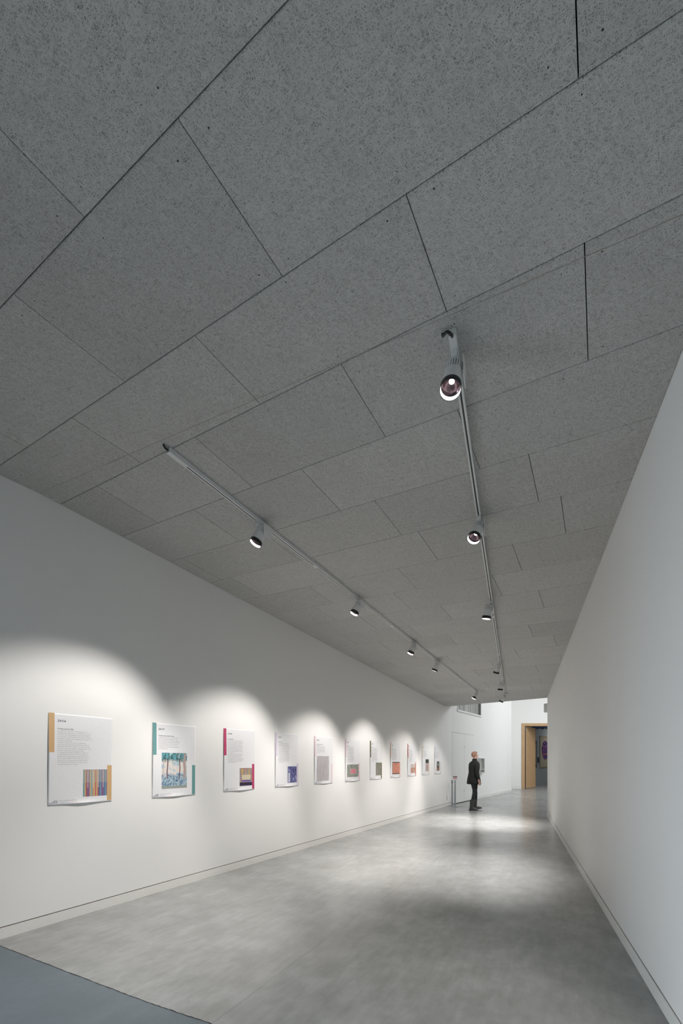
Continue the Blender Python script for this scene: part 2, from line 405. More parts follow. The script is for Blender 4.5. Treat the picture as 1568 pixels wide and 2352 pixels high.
# right wall: t <= rt(s)
rk = (r1[1]-r0[1])/(r1[0]-r0[0]); rc = r0[1]-rk*r0[0]
ek = (14.33-12.74)/(TW-r1[1])                # end line s <= se + ek*(t - r1t)
SL = -4.27 - 0.0
bounds = [-6.65, -6.06, -5.47, -4.88, -4.29, -3.70, -3.11, -2.52, -1.93, -1.34, -0.75, -0.16, 0.43, 1.02, 1.605, 2.13, 2.728, 3.317, 3.908, 4.505, 5.09, 5.685, 6.27, 6.87, 7.455, 8.04, 8.635, 9.23, 9.835, 10.42, 11.03, 11.62, 12.21, 12.79, 13.37, 13.96, 14.55]
phase = {12: -1.85, 13: -1.27, 14: -1.865, 15: -1.268, 16: -1.98, 17: -1.646, 18: -1.485, 19: -1.948, 20: -1.053, 21: -1.85, 22: -2.538, 23: -2.12, 24: -1.84, 25: -1.29, 26: -1.837, 27: -1.1, 28: -1.723, 29: -1.157, 30: -1.424, 31: -1.831, 32: -1.2, 33: -1.82}
PL = 1.207
cm = MB(); uvs = []; tones = []
GS, GT, CH = 0.0018, 0.0022, 0.003
NEARC = (1.0, -0.0555, 2.19)
def emit_panel(a, b, t0, t1):
    off = (random.uniform(0, 30), random.uniform(0, 30)); tone = random.uniform(0.95, 1.04); flip = random.random() < .5
    shapes = []
    for inset in (0.0, CH):
        # chamfer only on the long edges (s) – short butt joints stay sharp
        poly = [(a+GS+inset, t0+GT), (b-GS-inset, t0+GT), (b-GS-inset, t1-GT), (a+GS+inset, t1-GT)]
        poly = clip(poly, 0, -1, 4.268)
        if len(poly) > 2: poly = clip(poly, -rk, 1, rc-0.002)
        if len(poly) > 2: poly = clip(poly, 1, -ekk, 13.62 - ekk*TW)
        shapes.append(poly)
    for sgn in (1, -1):
        A = [clip(p, sgn*NEARC[0], sgn*NEARC[1], sgn*NEARC[2]) if len(p) > 2 else [] for p in shapes]
        outer, inner = A
        if len(outer) < 3: continue
        same = len(inner) == len(outer)
        if not same: inner = outer
        n = len(outer); base = len(cm.v)
        for p in inner: cm.v.append(st(p[0], p[1], h_ceil(*p)))
        for p in outer: cm.v.append(st(p[0], p[1], h_ceil(*p)+(CH if same else 0.0)))
        for p in outer: cm.v.append(st(p[0], p[1], h_ceil(*p)+0.025))
        src = inner+outer+outer
        def face(ix, mi=0):
            cm.f.append([base+i for i in ix]); cm.m.append(mi)
            uvs.append([((src[i][0]+off[0], src[i][1]+off[1]) if not flip else (src[i][1]+off[0], src[i][0]+off[1])) for i in ix]); tones.append(tone)
        face(list(range(n)))
        for i in range(n):
            j = (i+1) % n
            if same: face([i, j, n+j, n+i])
            face([n+i, n+j, 2*n+j, 2*n+i])
    # screws: three pairs per board
    cs, ct = (a+b)/2, (t0+t1)/2
    for du in (-0.5, 0, 0.5):
        for dv in (-1, 1):
            s_ = cs + dv*0.225 + random.uniform(-.02, .02); t_ = ct + du*(t1-t0-0.16) + random.uniform(-.025, .025)
            if t_ < TW+.03 or t_ > rk*s_+rc-.03 or s_ > 13.4 or s_ < -2 or t1-t0 < 1.0: continue
            screws.append((s_, t_))
screws = []
ekk = (13.62 - 12.74)/(TW - r1[1])
for k in range(len(bounds)-1):
    a, b = bounds[k], bounds[k+1]; ph = phase.get(k, -1.2 - 0.37*(k % 4))
    t = ph
    while t > TW: t -= PL
    while t < 3.2:
        emit_panel(a, b, t, t+PL); t += PL
# last short piece at the open end, tilted up to the corner
base = len(cm.v); L3 = [(13.625, TW), (14.33, TW), (12.745, r1[1]-.004)]
hz = [h_far(*L3[0]), EYE+1.793, EYE+1.655]
for p, z in zip(L3, hz): cm.v.append(st(p[0], p[1], z))
for p, z in zip(L3, hz): cm.v.append(st(p[0], p[1], z+.03))
for ix in ([0, 1, 2], [3, 4, 5], [0, 1, 4, 3], [1, 2, 5, 4], [2, 0, 3, 5]):
    cm.f.append([base+i for i in ix]); cm.m.append(0); uvs.append([((L3+L3)[i][0], (L3+L3)[i][1]) for i in ix]); tones.append(1.0)
# screws
for s_, t_ in screws:
    z = h_ceil(s_, t_); r = random.uniform(.0022, .0038); n = 8; base = len(cm.v)
    for i in range(n):
        a_ = 2*math.pi*i/n; ss = s_+r*math.cos(a_); tt = t_+r*math.sin(a_); cm.v.append(st(ss, tt, h_ceil(ss, tt)-0.0006))
    cm.f.append([base+i for i in range(n)]); cm.m.append(1); uvs.append([(0, 0)]*n); tones.append(1.0)
# dark backing behind the joints
ss = [-6.6, -3, 0, 1.0, 1.8]
grid_s = [x*0.5-6.5 for x in range(0, 41)]
for gi in range(len(grid_s)-1):
    a, b = grid_s[gi], grid_s[gi+1]; base = len(cm.v)
    q4 = clip([(a, TW), (b, TW), (b, rk*b+rc), (a, rk*a+rc)], 1, -ekk, 13.60 - ekk*TW)
    if len(q4) < 3: continue
    for p in q4: cm.v.append(st(p[0], p[1], h_ceil(p[0], p[1])+0.028))
    cm.f.append([base+i for i in range(len(q4))]); cm.m.append(2); uvs.append([(0, 0)]*len(q4)); tones.append(1.0)
ceil = cm.build('ceiling', [M_CEIL, M_SCREW, M_JOINT], fix=False)
ul = ceil.data.uv_layers.new(name='UVMap')
for p, u in zip(ceil.data.polygons, uvs):
    for li, c in zip(p.loop_indices, u): ul.data[li].uv = c
at = ceil.data.attributes.new('tone', 'FLOAT', 'FACE')
for i, t in enumerate(tones): at.data[i].value = t
tag(ceil, kind='structure')
# filler bead along the fold
q = MB(); prev = None
npt = 90; lo = []; hi = []
for i in range(npt):
    t = TW+.01 + (0.34-TW)*i/(npt-1)
    s_ = s_crease(t) + random.uniform(-.0015, .0015); wv = random.uniform(.0012, .0035)
    lo.append(st(s_-wv, t, h_ceil(s_, t)-0.0009)); hi.append(st(s_+wv*.6, t, h_ceil(s_, t)-0.0009))
q.add(lo+hi, [(i, i+1, npt+i+1, npt+i) for i in range(npt-1)])
tag(q.build('trim_5', M_CREASE, fix=False), 'thin filler bead along the fold of the ceiling', kind='structure')
# bulkhead over the open end of the low ceiling
e0 = st(14.36, TW-.02); e1 = Vector((RW1.x+.02, RW1.y+.03, 0)); dd = (e1-e0).normalized()
nn = Vector((-dd.y, dd.x, 0)); nn = nn if nn.y > 0 else -nn
q = MB(); pa = [e0, e1, e1+nn*.22, e0+nn*.22]
zz = [EYE+2.0]*4
q.add([(p.x, p.y, z) for p, z in zip(pa, zz)] + [(p.x, p.y, TOP) for p in pa], [(0,1,2,3),(4,5,6,7),(0,1,5,4),(1,2,6,5),(2,3,7,6),(3,0,4,7)])
tag(q.build('trim_6', M_WALL), kind='structure')

# ------------------------------------------------------------------ lighting tracks
def track(sa, ta, sb, tb, label, gaps, joins, cable):
    """rail hung under the ceiling from (sa,ta) to (sb,tb); local x along the rail, z up, origin on the ceiling"""
    pa = st(sa, ta, h_far(sa, ta)); pb = st(sb, tb, h_far(sb, tb))
    x = (pb-pa).normalized(); y = UP.cross(x).normalized(); z = x.cross(y)
    M = Matrix((x, y, z)).transposed().to_4x4(); M.translation = pa
    L = (pb-pa).length
    root = thing('lighting_track', M, label, 'lighting track', 'ceiling lighting tracks')
    q = MB()     # U profile: two lips and a top web
    q.bbox(0, L, -.0175, -.0055, -.036, -.002, .0012); q.bbox(0, L, .0055, .0175, -.036, -.002, .0012); q.box(0, L, -.0055, .0055, -.012, -.002)
    q.build('rail', M_WHITE, root)
    q = MB()
    segs = []; x0 = 0.16
    for g0, g1 in sorted(gaps+[(j-.035, j+.035) for j in joins]): segs.append((x0, g0)); x0 = g1
    segs.append((x0, L-.02))
    for a, b in segs:
        if b > a: q.box(a, b, -.0054, .0054, -.0335, -.013, 0)
        if b > a: q.box(a, b, .001, .003, -.0345, -.0335, 1)
    q.build('conductor_slot', [M_SLOT, M_COND], root)
    q = MB(); q.bbox(-.01, .16, -.019, .019, -.038, -.001, .002); q.build('end_feed', M_WHITE, root)
    q = MB(); q.bbox(L-.012, L+.012, -.019, .019, -.038, -.001, .002); q.build('end_cap', M_WHITE, root)
    for j in joins:
        q = MB(); q.bbox(j-.035, j+.035, -.018, .018, -.0372, -.034, .001); q.build('joiner', M_WHITE, root)
    q = MB(); q.tube(cable, .0075, 10); q.build('power_cable', M_DARK, root, smooth=60)
    return M, root, x
def arc(pts, n=24):
    # Catmull-Rom
    P_ = [Vector(p) for p in pts]; P_ = [P_[0]*2-P_[1]] + P_ + [P_[-1]*2-P_[-2]]; out = []
    for k in range(1, len(P_)-2):
        for i in range(n//(len(P_)-3)+1):
            t = i/(n//(len(P_)-3)+1); a, b, c, d = P_[k-1:k+3]
            out.append(0.5*((2*b)+(c-a)*t+(2*a-5*b+4*c-d)*t*t+(3*b-a-3*c+d)*t*t*t))
    out.append(P_[-2]); return out
LT = (2.12, -2.735, 11.42, -2.745)
RT = (2.23, -0.660, 12.05, -2.170)
lspots = [3.17, 5.06, 7.02, 8.25, 11.33]
rspots = [2.39, 3.93, 5.80, 8.75, 10.35, 11.9]
MLt, trL, xL = track(*LT, 'white track nearer the poster wall, its slot seen edge-on', [(s-2.12-.11, s-2.12+.11) for s in lspots], [1.92, 4.0, 7.8],
    arc([(-.006, 0, -.02), (-.03, .002, -.02), (-.045, .004, -.006), (-.048, .004, .01)]))
RL = math.hypot(RT[2]-RT[0], RT[3]-RT[1])
MRt, trR, xR = track(*RT, 'white track nearer the right wall, with hooked black cable at its end', [((s-2.23)*1.0116-.11, (s-2.23)*1.0116+.11) for s in rspots], [4.1, 6.0, 7.9],
    arc([(.006, 0, -.030), (-.022, .002, -.046), (-.038, .018, -.042), (-.024, .036, -.032), (.0, .048, -.014), (.006, .05, .012)]))

# ------------------------------------------------------------------ spotlights
def spot(s_, rail, axis, on, label, power=1.0, group='track spotlights', size=75, blend=0.55):
    """axis = (along D, along E, up)"""
    sa, ta, sb, tb = rail; t_ = ta + (tb-ta)*(s_-sa)/(sb-sa)
    base = st(s_, t_, h_far(s_, t_) - 0.034)
    x = (st(sb, tb)-st(sa, ta)).normalized()
    root = thing('track_spotlight', frame(base, x), label, 'spotlight', group)
    Mi = frame(base, x).inverted()
    off = -.006 if rail is LT else (.012 if s_ < 5 else .042)                      # barrel hangs beside the right rail, under the left one
    # adapter under the rail: local x along rail, y to the left (towards poster wall is +y)
    q = MB(); q.bbox(-.10, .10, -.016, .016, -.026, .004, .004); ad = q.build('track_adapter', M_WHITE, root)
    q = MB(); q.lathe([(.012, -.034), (.012, -.026)], 16); q.build('swivel_joint', M_WHITE, root, smooth=40)
    q = MB(); q.bbox(-.075, .030, off-.060, off-.054, -.125, -.02, .003); q.box(-.03, .03, min(off-.058, 0), max(0, off-.056), -.028, -.020); q.lathe([(.010, -.006), (.010, .006)], 16, M=Matrix.Translation((-.055, off-.052, -.100)) @ Matrix.Rotation(math.pi/2, 4, 'X'))
    q.build('bracket_arm', M_WHITE, root)
    piv = Vector((-.055, off, -.100))
    a = (D3*axis[0] + E3*axis[1] + UP*axis[2]).normalized()
    al = (Mi.to_3x3() @ a).normalized()                      # local axis
    R = al.to_track_quat('-Z', 'X').to_matrix().to_4x4(); H = Matrix.Translation(piv) @ R
    q = MB(); q.lathe([(.0001, .072), (.036, .072), (.044, .066), (.0475, .058), (.0475, .050)], 40, M=H, caps=False)
    q.lathe([(.0475, .010), (.0490, -.020), (.0530, -.055), (.0530, -.075), (.050, -.078)], 40, M=H, caps=False)
    q.build('housing', M_WHITE, root, smooth=35)
    q = MB(); q.lathe([(.040, .062), (.040, -.010)], 32, M=H); q.build('heat_sink_core', M_FIN, root, smooth=35)
    q = MB()
    for i in range(22):
        Rf = H @ Matrix.Rotation(2*math.pi*i/22, 4, 'Z'); q.box(.034, .0475, -.0042, .0042, .004, .054, M=Rf)
    q.build('cooling_fins', M_WHITE, root)
    q = MB(); q.lathe([(.0545, -.070), (.0570, -.074), (.0570, -.104), (.0545, -.104)], 48, M=H, caps=False); q.build('snoot_ring', M_DARK, root, smooth=40)
    q = MB(); q.lathe([(.0545, -.1038), (.0520, -.080)], 48, M=H, caps=False); q.build('baffle_ring', M_REFL if on else M_LENS, root, smooth=60)
    q = MB(); q.lathe([(.0520, -.0800), (.0500, -.0795), (.0400, -.065), (.028, -.052), (.0135, -.045)], 48, M=H, caps=False); q.build('reflector', M_CONE if on else M_LENS, root, smooth=60)
    q = MB(); q.lathe([(.0001, -.0450), (.008, -.0452), (.0138, -.0455)], 32, M=H, caps=False); q.build('lens', M_LED if on else M_LENS, root, smooth=60)
    if on:
        d = bpy.data.lights.new('lamp', 'SPOT'); d.energy = SPOT_POWER*power; d.spot_size = math.radians(size); d.spot_blend = blend
        d.shadow_soft_size = 0.035; d.color = (1.0, 0.955, 0.915)
        o = bpy.data.objects.new('lamp', d); COL.objects.link(o); o.parent = root
        o.matrix_local = Matrix.Translation(piv + al*0.098) @ R
    return root
A = (-.33, -.34, -.90)
spot(lspots[0], LT, A, True, 'nearest lit spotlight on the track beside the poster wall')
spot(lspots[1], LT, (-.28, -.34, -.90), True, 'second nearest lit spotlight on the track beside the poster wall')
spot(lspots[2], LT, (-.27, -.34, -.90), True, 'third lit spotlight from the near end of the poster wall track')
spot(lspots[3], LT, (-.02, -.40, -.90), True, 'fourth spotlight on the poster wall track, tilted flatter than the others', .78)
spot(lspots[4], LT, (-.38, -.34, -.84), True, 'lit spotlight at the far end of the poster wall track', .7)
spot(rspots[0], RT, (-.28, -.05, -.96), True, 'large nearest spotlight on right track with wide open glowing lens', .5)
spot(rspots[1], RT, (-.43, -.22, -.84), True, 'second spotlight on the right track, glowing lens turned left', .5)
spot(rspots[2], RT, (.06, -.20, -.97), True, 'downward spotlight with level black rim, third on right track', 3.0, size=66, blend=1.0)
spot(rspots[3], RT, (.22, -.35, -.90), True, 'spotlight seen edge-on with slightly tilted black rim, fourth on right track', .65)
spot(rspots[4], RT, (.12, -.16, -.97), True, 'small spotlight with level black rim between two tilted ones on right track', 4.2, size=64, blend=1.0)
spot(rspots[5], RT, (.15, -.50, -.80), True, 'farthest spotlight on right track, black rim tilted towards the posters', .7)

# ------------------------------------------------------------------ small ceiling devices
for (s_, t_, r_, lab) in ((11.05, -2.42, .055, 'round white smoke detector beside the far end of the poster wall track'),
                          (11.9, -2.42, .04, 'smaller round white ceiling sensor beyond the smoke detector')):
    r = thing('smoke_detector', Matrix.Translation(st(s_, t_, h_far(s_, t_))), lab, 'smoke detector')
    q = MB(); q.lathe([(r_*1.0, .01), (r_*1.0, -.012), (r_*.9, -.018)], 28); q.build('base', M_WHITE, r, smooth=40)
    q = MB(); q.lathe([(r_*.62, -.016), (r_*.62, -.035), (r_*.4, -.045)], 28); q.build('sensor_head', M_WHITE, r, smooth=40)

# ------------------------------------------------------------------ posters
PW, PH = 0.594, 0.841
def curl(x, y):
    """distance from the wall of a point of the sheet; x from left, y from top (down negative)"""
    u = x/PW; v = -y/PH
    z = 0.003
    z += 0.007 * max(0, 1-u*3.2)**2 * math.sin(min(1, max(0, (v-.02)/.9))*math.pi)
    z += 0.62 * CB * math.exp(-((u-CU)/.24)**2) * max(0, (v-.94)/.06)**1.5
    return z
CB, CU = .02, .5
def map_mesh(q, lift):
    for v in q.v: v.z = curl(v.x, v.y) + lift
def grid(x0, x1, y0, y1, nx, ny, lift, name, m, parent, wav=0.0):
    q = MB(); vs = []; fs = []
    for j in range(ny+1):
        for i in range(nx+1):
            x = x0+(x1-x0)*i/nx; y = y0+(y1-y0)*j/ny
            vs.append((x, y, 0))
    for j in range(ny):
        for i in range(nx): a = j*(nx+1)+i; fs.append((a, a+1, a+nx+2, a+nx+1))
    q.add(vs, fs); map_mesh(q, lift)
    if wav:                                   # the lifted hem rises a little
        for v in q.v:
            vv = -v.y/PH
            if vv > .995: v.y += (v.z-.003)*0.3
    o = q.build(name, m, parent, fix=False)
    ul = o.data.uv_layers.new(name='UVMap')
    for p in o.data.polygons:
        p.use_smooth = True
        for li, vi in zip(p.loop_indices, p.vertices):
            c = o.data.vertices[vi].co; ul.data[li].uv = ((c.x-x0)/(x1-x0), (c.y-min(y0, y1))/abs(y1-y0))
    if wav:
        md = o.modifiers.new('thickness', 'SOLIDIFY'); md.thickness = .0004
    return o
def text_mesh(q, txt, x, y, size, width=None, bold=0.0, xs=1.0):
    cu = bpy.data.curves.new('t', 'FONT'); cu.body = txt; cu.size = size; cu.resolution_u = 1; cu.offset = bold
    ob = bpy.data.objects.new('t', cu); COL.objects.link(ob)
    dg = bpy.context.evaluated_depsgraph_get(); me = bpy.data.meshes.new_from_object(ob.evaluated_get(dg))
    mxx = max((v.co.x for v in me.vertices), default=1)
    k = (width/mxx) if width else xs
    q.add([(x+v.co.x*k, y+v.co.y, 0) for v in me.vertices], [list(p.vertices) for p in me.polygons])
    bpy.data.meshes.remove(me); bpy.data.objects.remove(ob); bpy.data.curves.remove(cu)
def word_rows(q, x0, y0, n, pitch, width, hgt, rnd, last=.55, paras=()):
    """rows of small word-shaped dashes where the photographed print is too small to read"""
    for i in range(n):
        L = width*(rnd.uniform(.86, 1.0) if i not in paras and i < n-1 else rnd.uniform(.35, last)); x = x0; y = y0 - i*pitch
        while x < x0+L:
            w_ = rnd.uniform(.008, .034); w_ = min(w_, x0+L-x)
            xx_ = x
            while xx_ < x+w_-.001:               # letters
                lw = rnd.uniform(.0022, .0042); hh = hgt*(1.0 if rnd.random() < .7 else 1.45)
                q.add([(xx_, y, 0), (xx_+lw, y, 0), (xx_+lw, y+hh, 0), (xx_, y+hh, 0)], [(0, 1, 2, 3)]); xx_ += lw+.0016
            x += w_+.006
def pic_mat(name, kind, seed=0):
    k = NT(name); un = k.n('ShaderNodeUVMap'); un.uv_map = 'UVMap'; uv = un.outputs[0]
    sp = k.n('ShaderNodeSeparateXYZ'); k.l(uv, sp.inputs[0]); U, V = sp.outputs[0], sp.outputs[1]
    k.b.inputs['Roughness'].default_value = 0.55
    off = k.mapping(uv, (seed*3.1, seed*1.7, seed))
    if kind == 'spines':
        fl = k.math('FLOOR', k.math('MULTIPLY', U, 19)); hb = k.math('GREATER_THAN', V, 0.52)
        wn = k.n('ShaderNodeTexWhiteNoise', noise_dimensions='1D'); k.l(k.math('ADD', fl, 0.3), wn.inputs['W'])
        c = k.ramp(wn.outputs['Value'], [(0, (.40, .10, .13)), (.13, (.16, .33, .40)), (.27, (.60, .47, .20)), (.4, (.10, .17, .33)), (.53, (.60, .14, .16)), (.66, (.20, .42, .45)), (.78, (.66, .30, .20)), (.9, (.25, .12, .26))], 'CONSTANT')
        fr = k.math('FRACT', k.math('MULTIPLY', U, 19)); ed = k.math('LESS_THAN', fr, 0.16)
        c = k.mix(k.math('MULTIPLY', ed, .6), c, (.10, .08, .10))
        top = k.mix(0.4, c, (.45, .42, .36)); c = k.mix(hb, c, top)
        # pale dots running down some strips
        vd = k.math('LESS_THAN', k.math('FRACT', k.math('MULTIPLY', V, 26)), .45)
        um = k.math('GREATER_THAN', k.math('FRACT', k.math('MULTIPLY', U, 4.75)), .80)
        vm = k.math('GREATER_THAN', V, .32)
        c = k.mix(k.math('MULTIPLY', k.math('MULTIPLY', vd, um), vm), c, (.75, .72, .68))
    elif kind == 'forest':
        n1 = k.n('ShaderNodeTexVoronoi'); n1.inputs['Scale'].default_value = 7; k.l(off, n1.inputs['Vector'])
        leaves = k.ramp(n1.outputs['Distance'], [(0, (.05, .19, .26)), (.35, (.13, .38, .42)), (.6, (.03, .09, .10)), (.8, (.34, .58, .60))])
        n2 = k.noise(uv, 9, 4, .7, 1.5)
        low = k.ramp(n2.outputs['Fac'], [(.3, (.03, .05, .11)), (.45, (.14, .25, .36)), (.55, (.47, .58, .66)), (.7, (.06, .15, .12))])
        mid_ = k.ramp(k.noise(k.mapping(uv, scale=(1, 3, 1)), 3, 3, .6, .8).outputs['Fac'], [(.35, (.32, .50, .62)), (.5, (.76, .68, .62)), (.65, (.66, .60, .56))])
        c = k.mix(k.math('MULTIPLY', k.math('SUBTRACT', k.math('ADD', V, k.math('MULTIPLY', n2.outputs['Fac'], .25)), .85), 12, clamp=True), mid_, leaves)
        c = k.mix(k.math('MULTIPLY', k.math('SUBTRACT', k.math('SUBTRACT', .55, V), k.math('MULTIPLY', n2.outputs['Fac'], .25)), 12, clamp=True), c, low)
        for xc, wd, cc in ((.07, .014, (.5, .42, .4)), (.22, .02, (.14, .08, .09)), (.70, .018, (.12, .06, .07)), (.90, .05, (.42, .33, .31))):
            wob = k.math('ADD', xc, k.math('MULTIPLY', k.math('SINE', k.math('MULTIPLY', V, 9+xc*7)), .012))
            tr = k.math('LESS_THAN', k.math('ABSOLUTE', k.math('SUBTRACT', U, wob)), wd)
            tr = k.math('MULTIPLY', tr, k.math('GREATER_THAN', V, .28)); tr = k.math('MULTIPLY', tr, k.math('LESS_THAN', V, .82+.16*(xc > .8)))
            c = k.mix(tr, c, cc)
        band = k.math('LESS_THAN', V, .075); c = k.mix(band, c, (.30, .33, .29))
    else:
        table = {
            'night': ([(.2, (.03, .01, .05)), (.38, (.35, .05, .18)), (.47, (.55, .40, .12)), (.56, (.12, .15, .35)), (.66, (.50, .48, .52)), (.8, (.25, .08, .35))], (6, 11), 5),
            'indigo': ([(.3, (.03, .03, .10)), (.5, (.085, .09, .26)), (.58, (.22, .23, .44)), (.66, (.60, .60, .72))], (7, 2.5), 4),
            'sketch': ([(.35, (.40, .37, .38)), (.5, (.49, .46, .47)), (.6, (.54, .51, .52)), (.7, (.43, .40, .42))], (14, 3), 5),
            'garden': ([(.33, (.04, .05, .05)), (.43, (.18, .24, .15)), (.49, (.46, .48, .46)), (.54, (.12, .14, .12)), (.60, (.42, .36, .28)), (.68, (.10, .12, .12))], (10, 6), 4),
            'stripes': ([(.32, (.03, .03, .03)), (.42, (.10, .20, .10)), (.48, (.50, .42, .34)), (.53, (.05, .06, .05)), (.58, (.12, .25, .30)), (.64, (.55, .20, .12))], (18, 2.2), 4),
            'coral': ([(.3, (.40, .13, .09)), (.5, (.66, .25, .17)), (.62, (.74, .36, .25)), (.75, (.30, .2, .2))], (6, 6), 4),
            'rust': ([(.3, (.25, .06, .03)), (.45, (.50, .22, .14)), (.58, (.62, .50, .44)), (.7, (.38, .12, .05))], (7, 4), 4),
            'mauve': ([(.3, (.22, .12, .12)), (.5, (.50, .38, .38)), (.65, (.62, .54, .52))], (8, 5), 4),
            'arch': ([(.3, (.12, .05, .03)), (.5, (.30, .15, .08)), (.65, (.36, .30, .26))], (6, 6), 4),
        }[kind]
        mp = k.mapping(off, scale=(table[1][0], table[1][1], 1)); nz = k.noise(mp, 1.0, table[2], .62, 1.2)
        c = k.ramp(nz.outputs['Fac'], table[0])
        def rect(x0, x1, y0, y1, col, c):
            a = k.math('MULTIPLY', k.math('GREATER_THAN', U, x0), k.math('LESS_THAN', U, x1))
            b = k.math('MULTIPLY', k.math('GREATER_THAN', V, y0), k.math('LESS_THAN', V, y1))
            return k.mix(k.math('MULTIPLY', a, b), c, col)
        if kind == 'night':
            c = k.mix(k.math('LESS_THAN', V, .2), c, (.03, .015, .05))
            c = rect(.18, .85, .34, .62, (.62, .55, .40), c); c = rect(.15, .88, .24, .32, (.12, .08, .35), c); c = rect(.15, .25, .62, .95, (.62, .38, .08), c); c = rect(.72, .8, .62, .98, (.55, .35, .1), c)
        if kind == 'indigo': c = rect(.12, .30, .05, .62, (.55, .56, .66), c); c = rect(0, .08, 0, 1, (.5, .5, .6), c)
        if kind == 'garden': c = rect(.26, .78, .24, .66, (.45, .42, .42), c); c = rect(.31, .74, .29, .62, (.72, .22, .28), c)
        if kind == 'coral': c = rect(0, 1, 0, .07, (.05, .02, .02), c); c = rect(0, 1, .93, 1, (.06, .03, .03), c); c = rect(0, .06, 0, 1, (.2, .15, .15), c)
        if kind == 'rust': c = k.mix(k.math('MULTIPLY', k.math('GREATER_THAN', V, .6), .8), c, (.62, .56, .52))
        if kind == 'mauve': c = rect(0, 1, .68, 1, (.02, .03, .02), c)
        if kind == 'arch':
            dx = k.math('MULTIPLY', k.math('SUBTRACT', U, .5), 1.0); dy = k.math('MULTIPLY', k.math('SUBTRACT', V, .62), .8)
            rr = k.math('SQRT', k.math('ADD', k.math('MULTIPLY', dx, dx), k.math('MULTIPLY', dy, dy)))
            c = k.mix(k.math('GREATER_THAN', V, .6), c, (.25, .30, .28)); c = k.mix(k.math('LESS_THAN', rr, .30), c, (.02, .02, .02)); c = k.mix(k.math('LESS_THAN', rr, .11), c, (.6, .62, .62))
    k.l(c, k.b.inputs['Base Color']); return k.m

M_PAPER = mat('poster_paper', (0.80, 0.80, 0.815), 0.5)
M_INK = mat('ink_dark', (0.035, 0.035, 0.07), 0.6); M_INKG = mat('ink_grey', (0.42, 0.41, 0.43), 0.6); M_INKH = mat('ink_heading', (0.10, 0.10, 0.13), 0.6)
M_INKR = mat('ink_pale_red', (0.75, 0.30, 0.27), 0.6); M_INKL = mat('ink_logo_grey', (0.22, 0.22, 0.28), 0.6)
BODY1 = ["La Cité internationale de la tapisserie est", "officiellement inaugurée le 10 juillet 2016, par le", "Président de la République François Hollande,",
 "accompagné de la Ministre de la Culture Audrey", "Azoulay, accueillis par Jean-Jacques Lozach, son", "président fondateur.", "Installée à Aubusson, dans le bâtiment",
 "entièrement restructuré de l'ancienne École", "Nationale d'Art Décoratif, c'est à la fois un lieu", "muséal, un lieu de création contemporaine et un", "lieu de transmission des savoir-faire.",
 "Le design de sa façade (Margaret Gray) est", "un clin d'œil au renouveau de la tapisserie", "d'Aubusson. L'exposition temporaire Lurçat", "50 ans après (1892-1966) rend hommage à",
 "l'œuvre de celui qui marqua la Rénovation", "de la tapisserie d'Aubusson au XXe siècle", "(commissariat Bruno Ythier)."]
specs = [
 # year, colour, heading, rows, picture kind, u0,u1,v0,v1, label, curl
 ('2016', (.62, .40, .20), 'Un lieu pour la Cité', 18, 'spines', .52, .925, .615, .925, 'poster headed 2016 with orange bars and striped picture', (.026, .52)),
 ('2017', (.14, .32, .32), 'Premiers partenariats majeurs', 8, 'forest', .20, .79, .395, .885, 'poster headed 2017 with teal bars and large blue green woodland picture', (.020, .45)),
 ('2018', (.48, .05, .14), None, 17, 'night', .50, .925, .63, .925, 'poster with strong magenta bars and colourful dark picture', (.022, .55)),
 ('2019', (.66, .60, .71), None, 18, 'indigo', .50, .925, .62, .93, 'poster with pale lilac bars and small indigo picture', (.022, .58)),
 ('2020', (.76, .61, .65), None, 7, 'sketch', .13, .80, .41, .94, 'poster with pale pink bars and tall plain grey picture', (.020, .55)),
 ('2021', (.76, .55, .63), None, 17, 'garden', .12, .93, .60, .895, 'poster with pink bars and grey green picture around a pink rectangle', (.020, .55)),
 ('2022', (.11, .105, .05), None, 17, 'stripes', .48, .925, .56, .90, 'poster with dark olive green bars', (.018, .55)),
 ('2023', (.78, .50, .40), None, 15, 'coral', .18, .925, .55, .90, 'poster with salmon bars and dark framed coral picture', (.014, .55)),
 ('2024', (.50, .075, .045), None, 17, 'rust', .36, .925, .625, .90, 'poster with brick red bars and small rusty picture', (.012, .5)),
 ('2025', (.78, .64, .42), None, 11, 'mauve', .48, .92, .47, .87, 'poster with pale yellow bars, picture black above and mauve below', (.008, .5)),
 ('2026', (.50, .58, .64), None, 12, 'arch', .33, .78, .535, .88, 'last poster of the row, thin blue grey bars and brown picture', (.006, .5)),
]
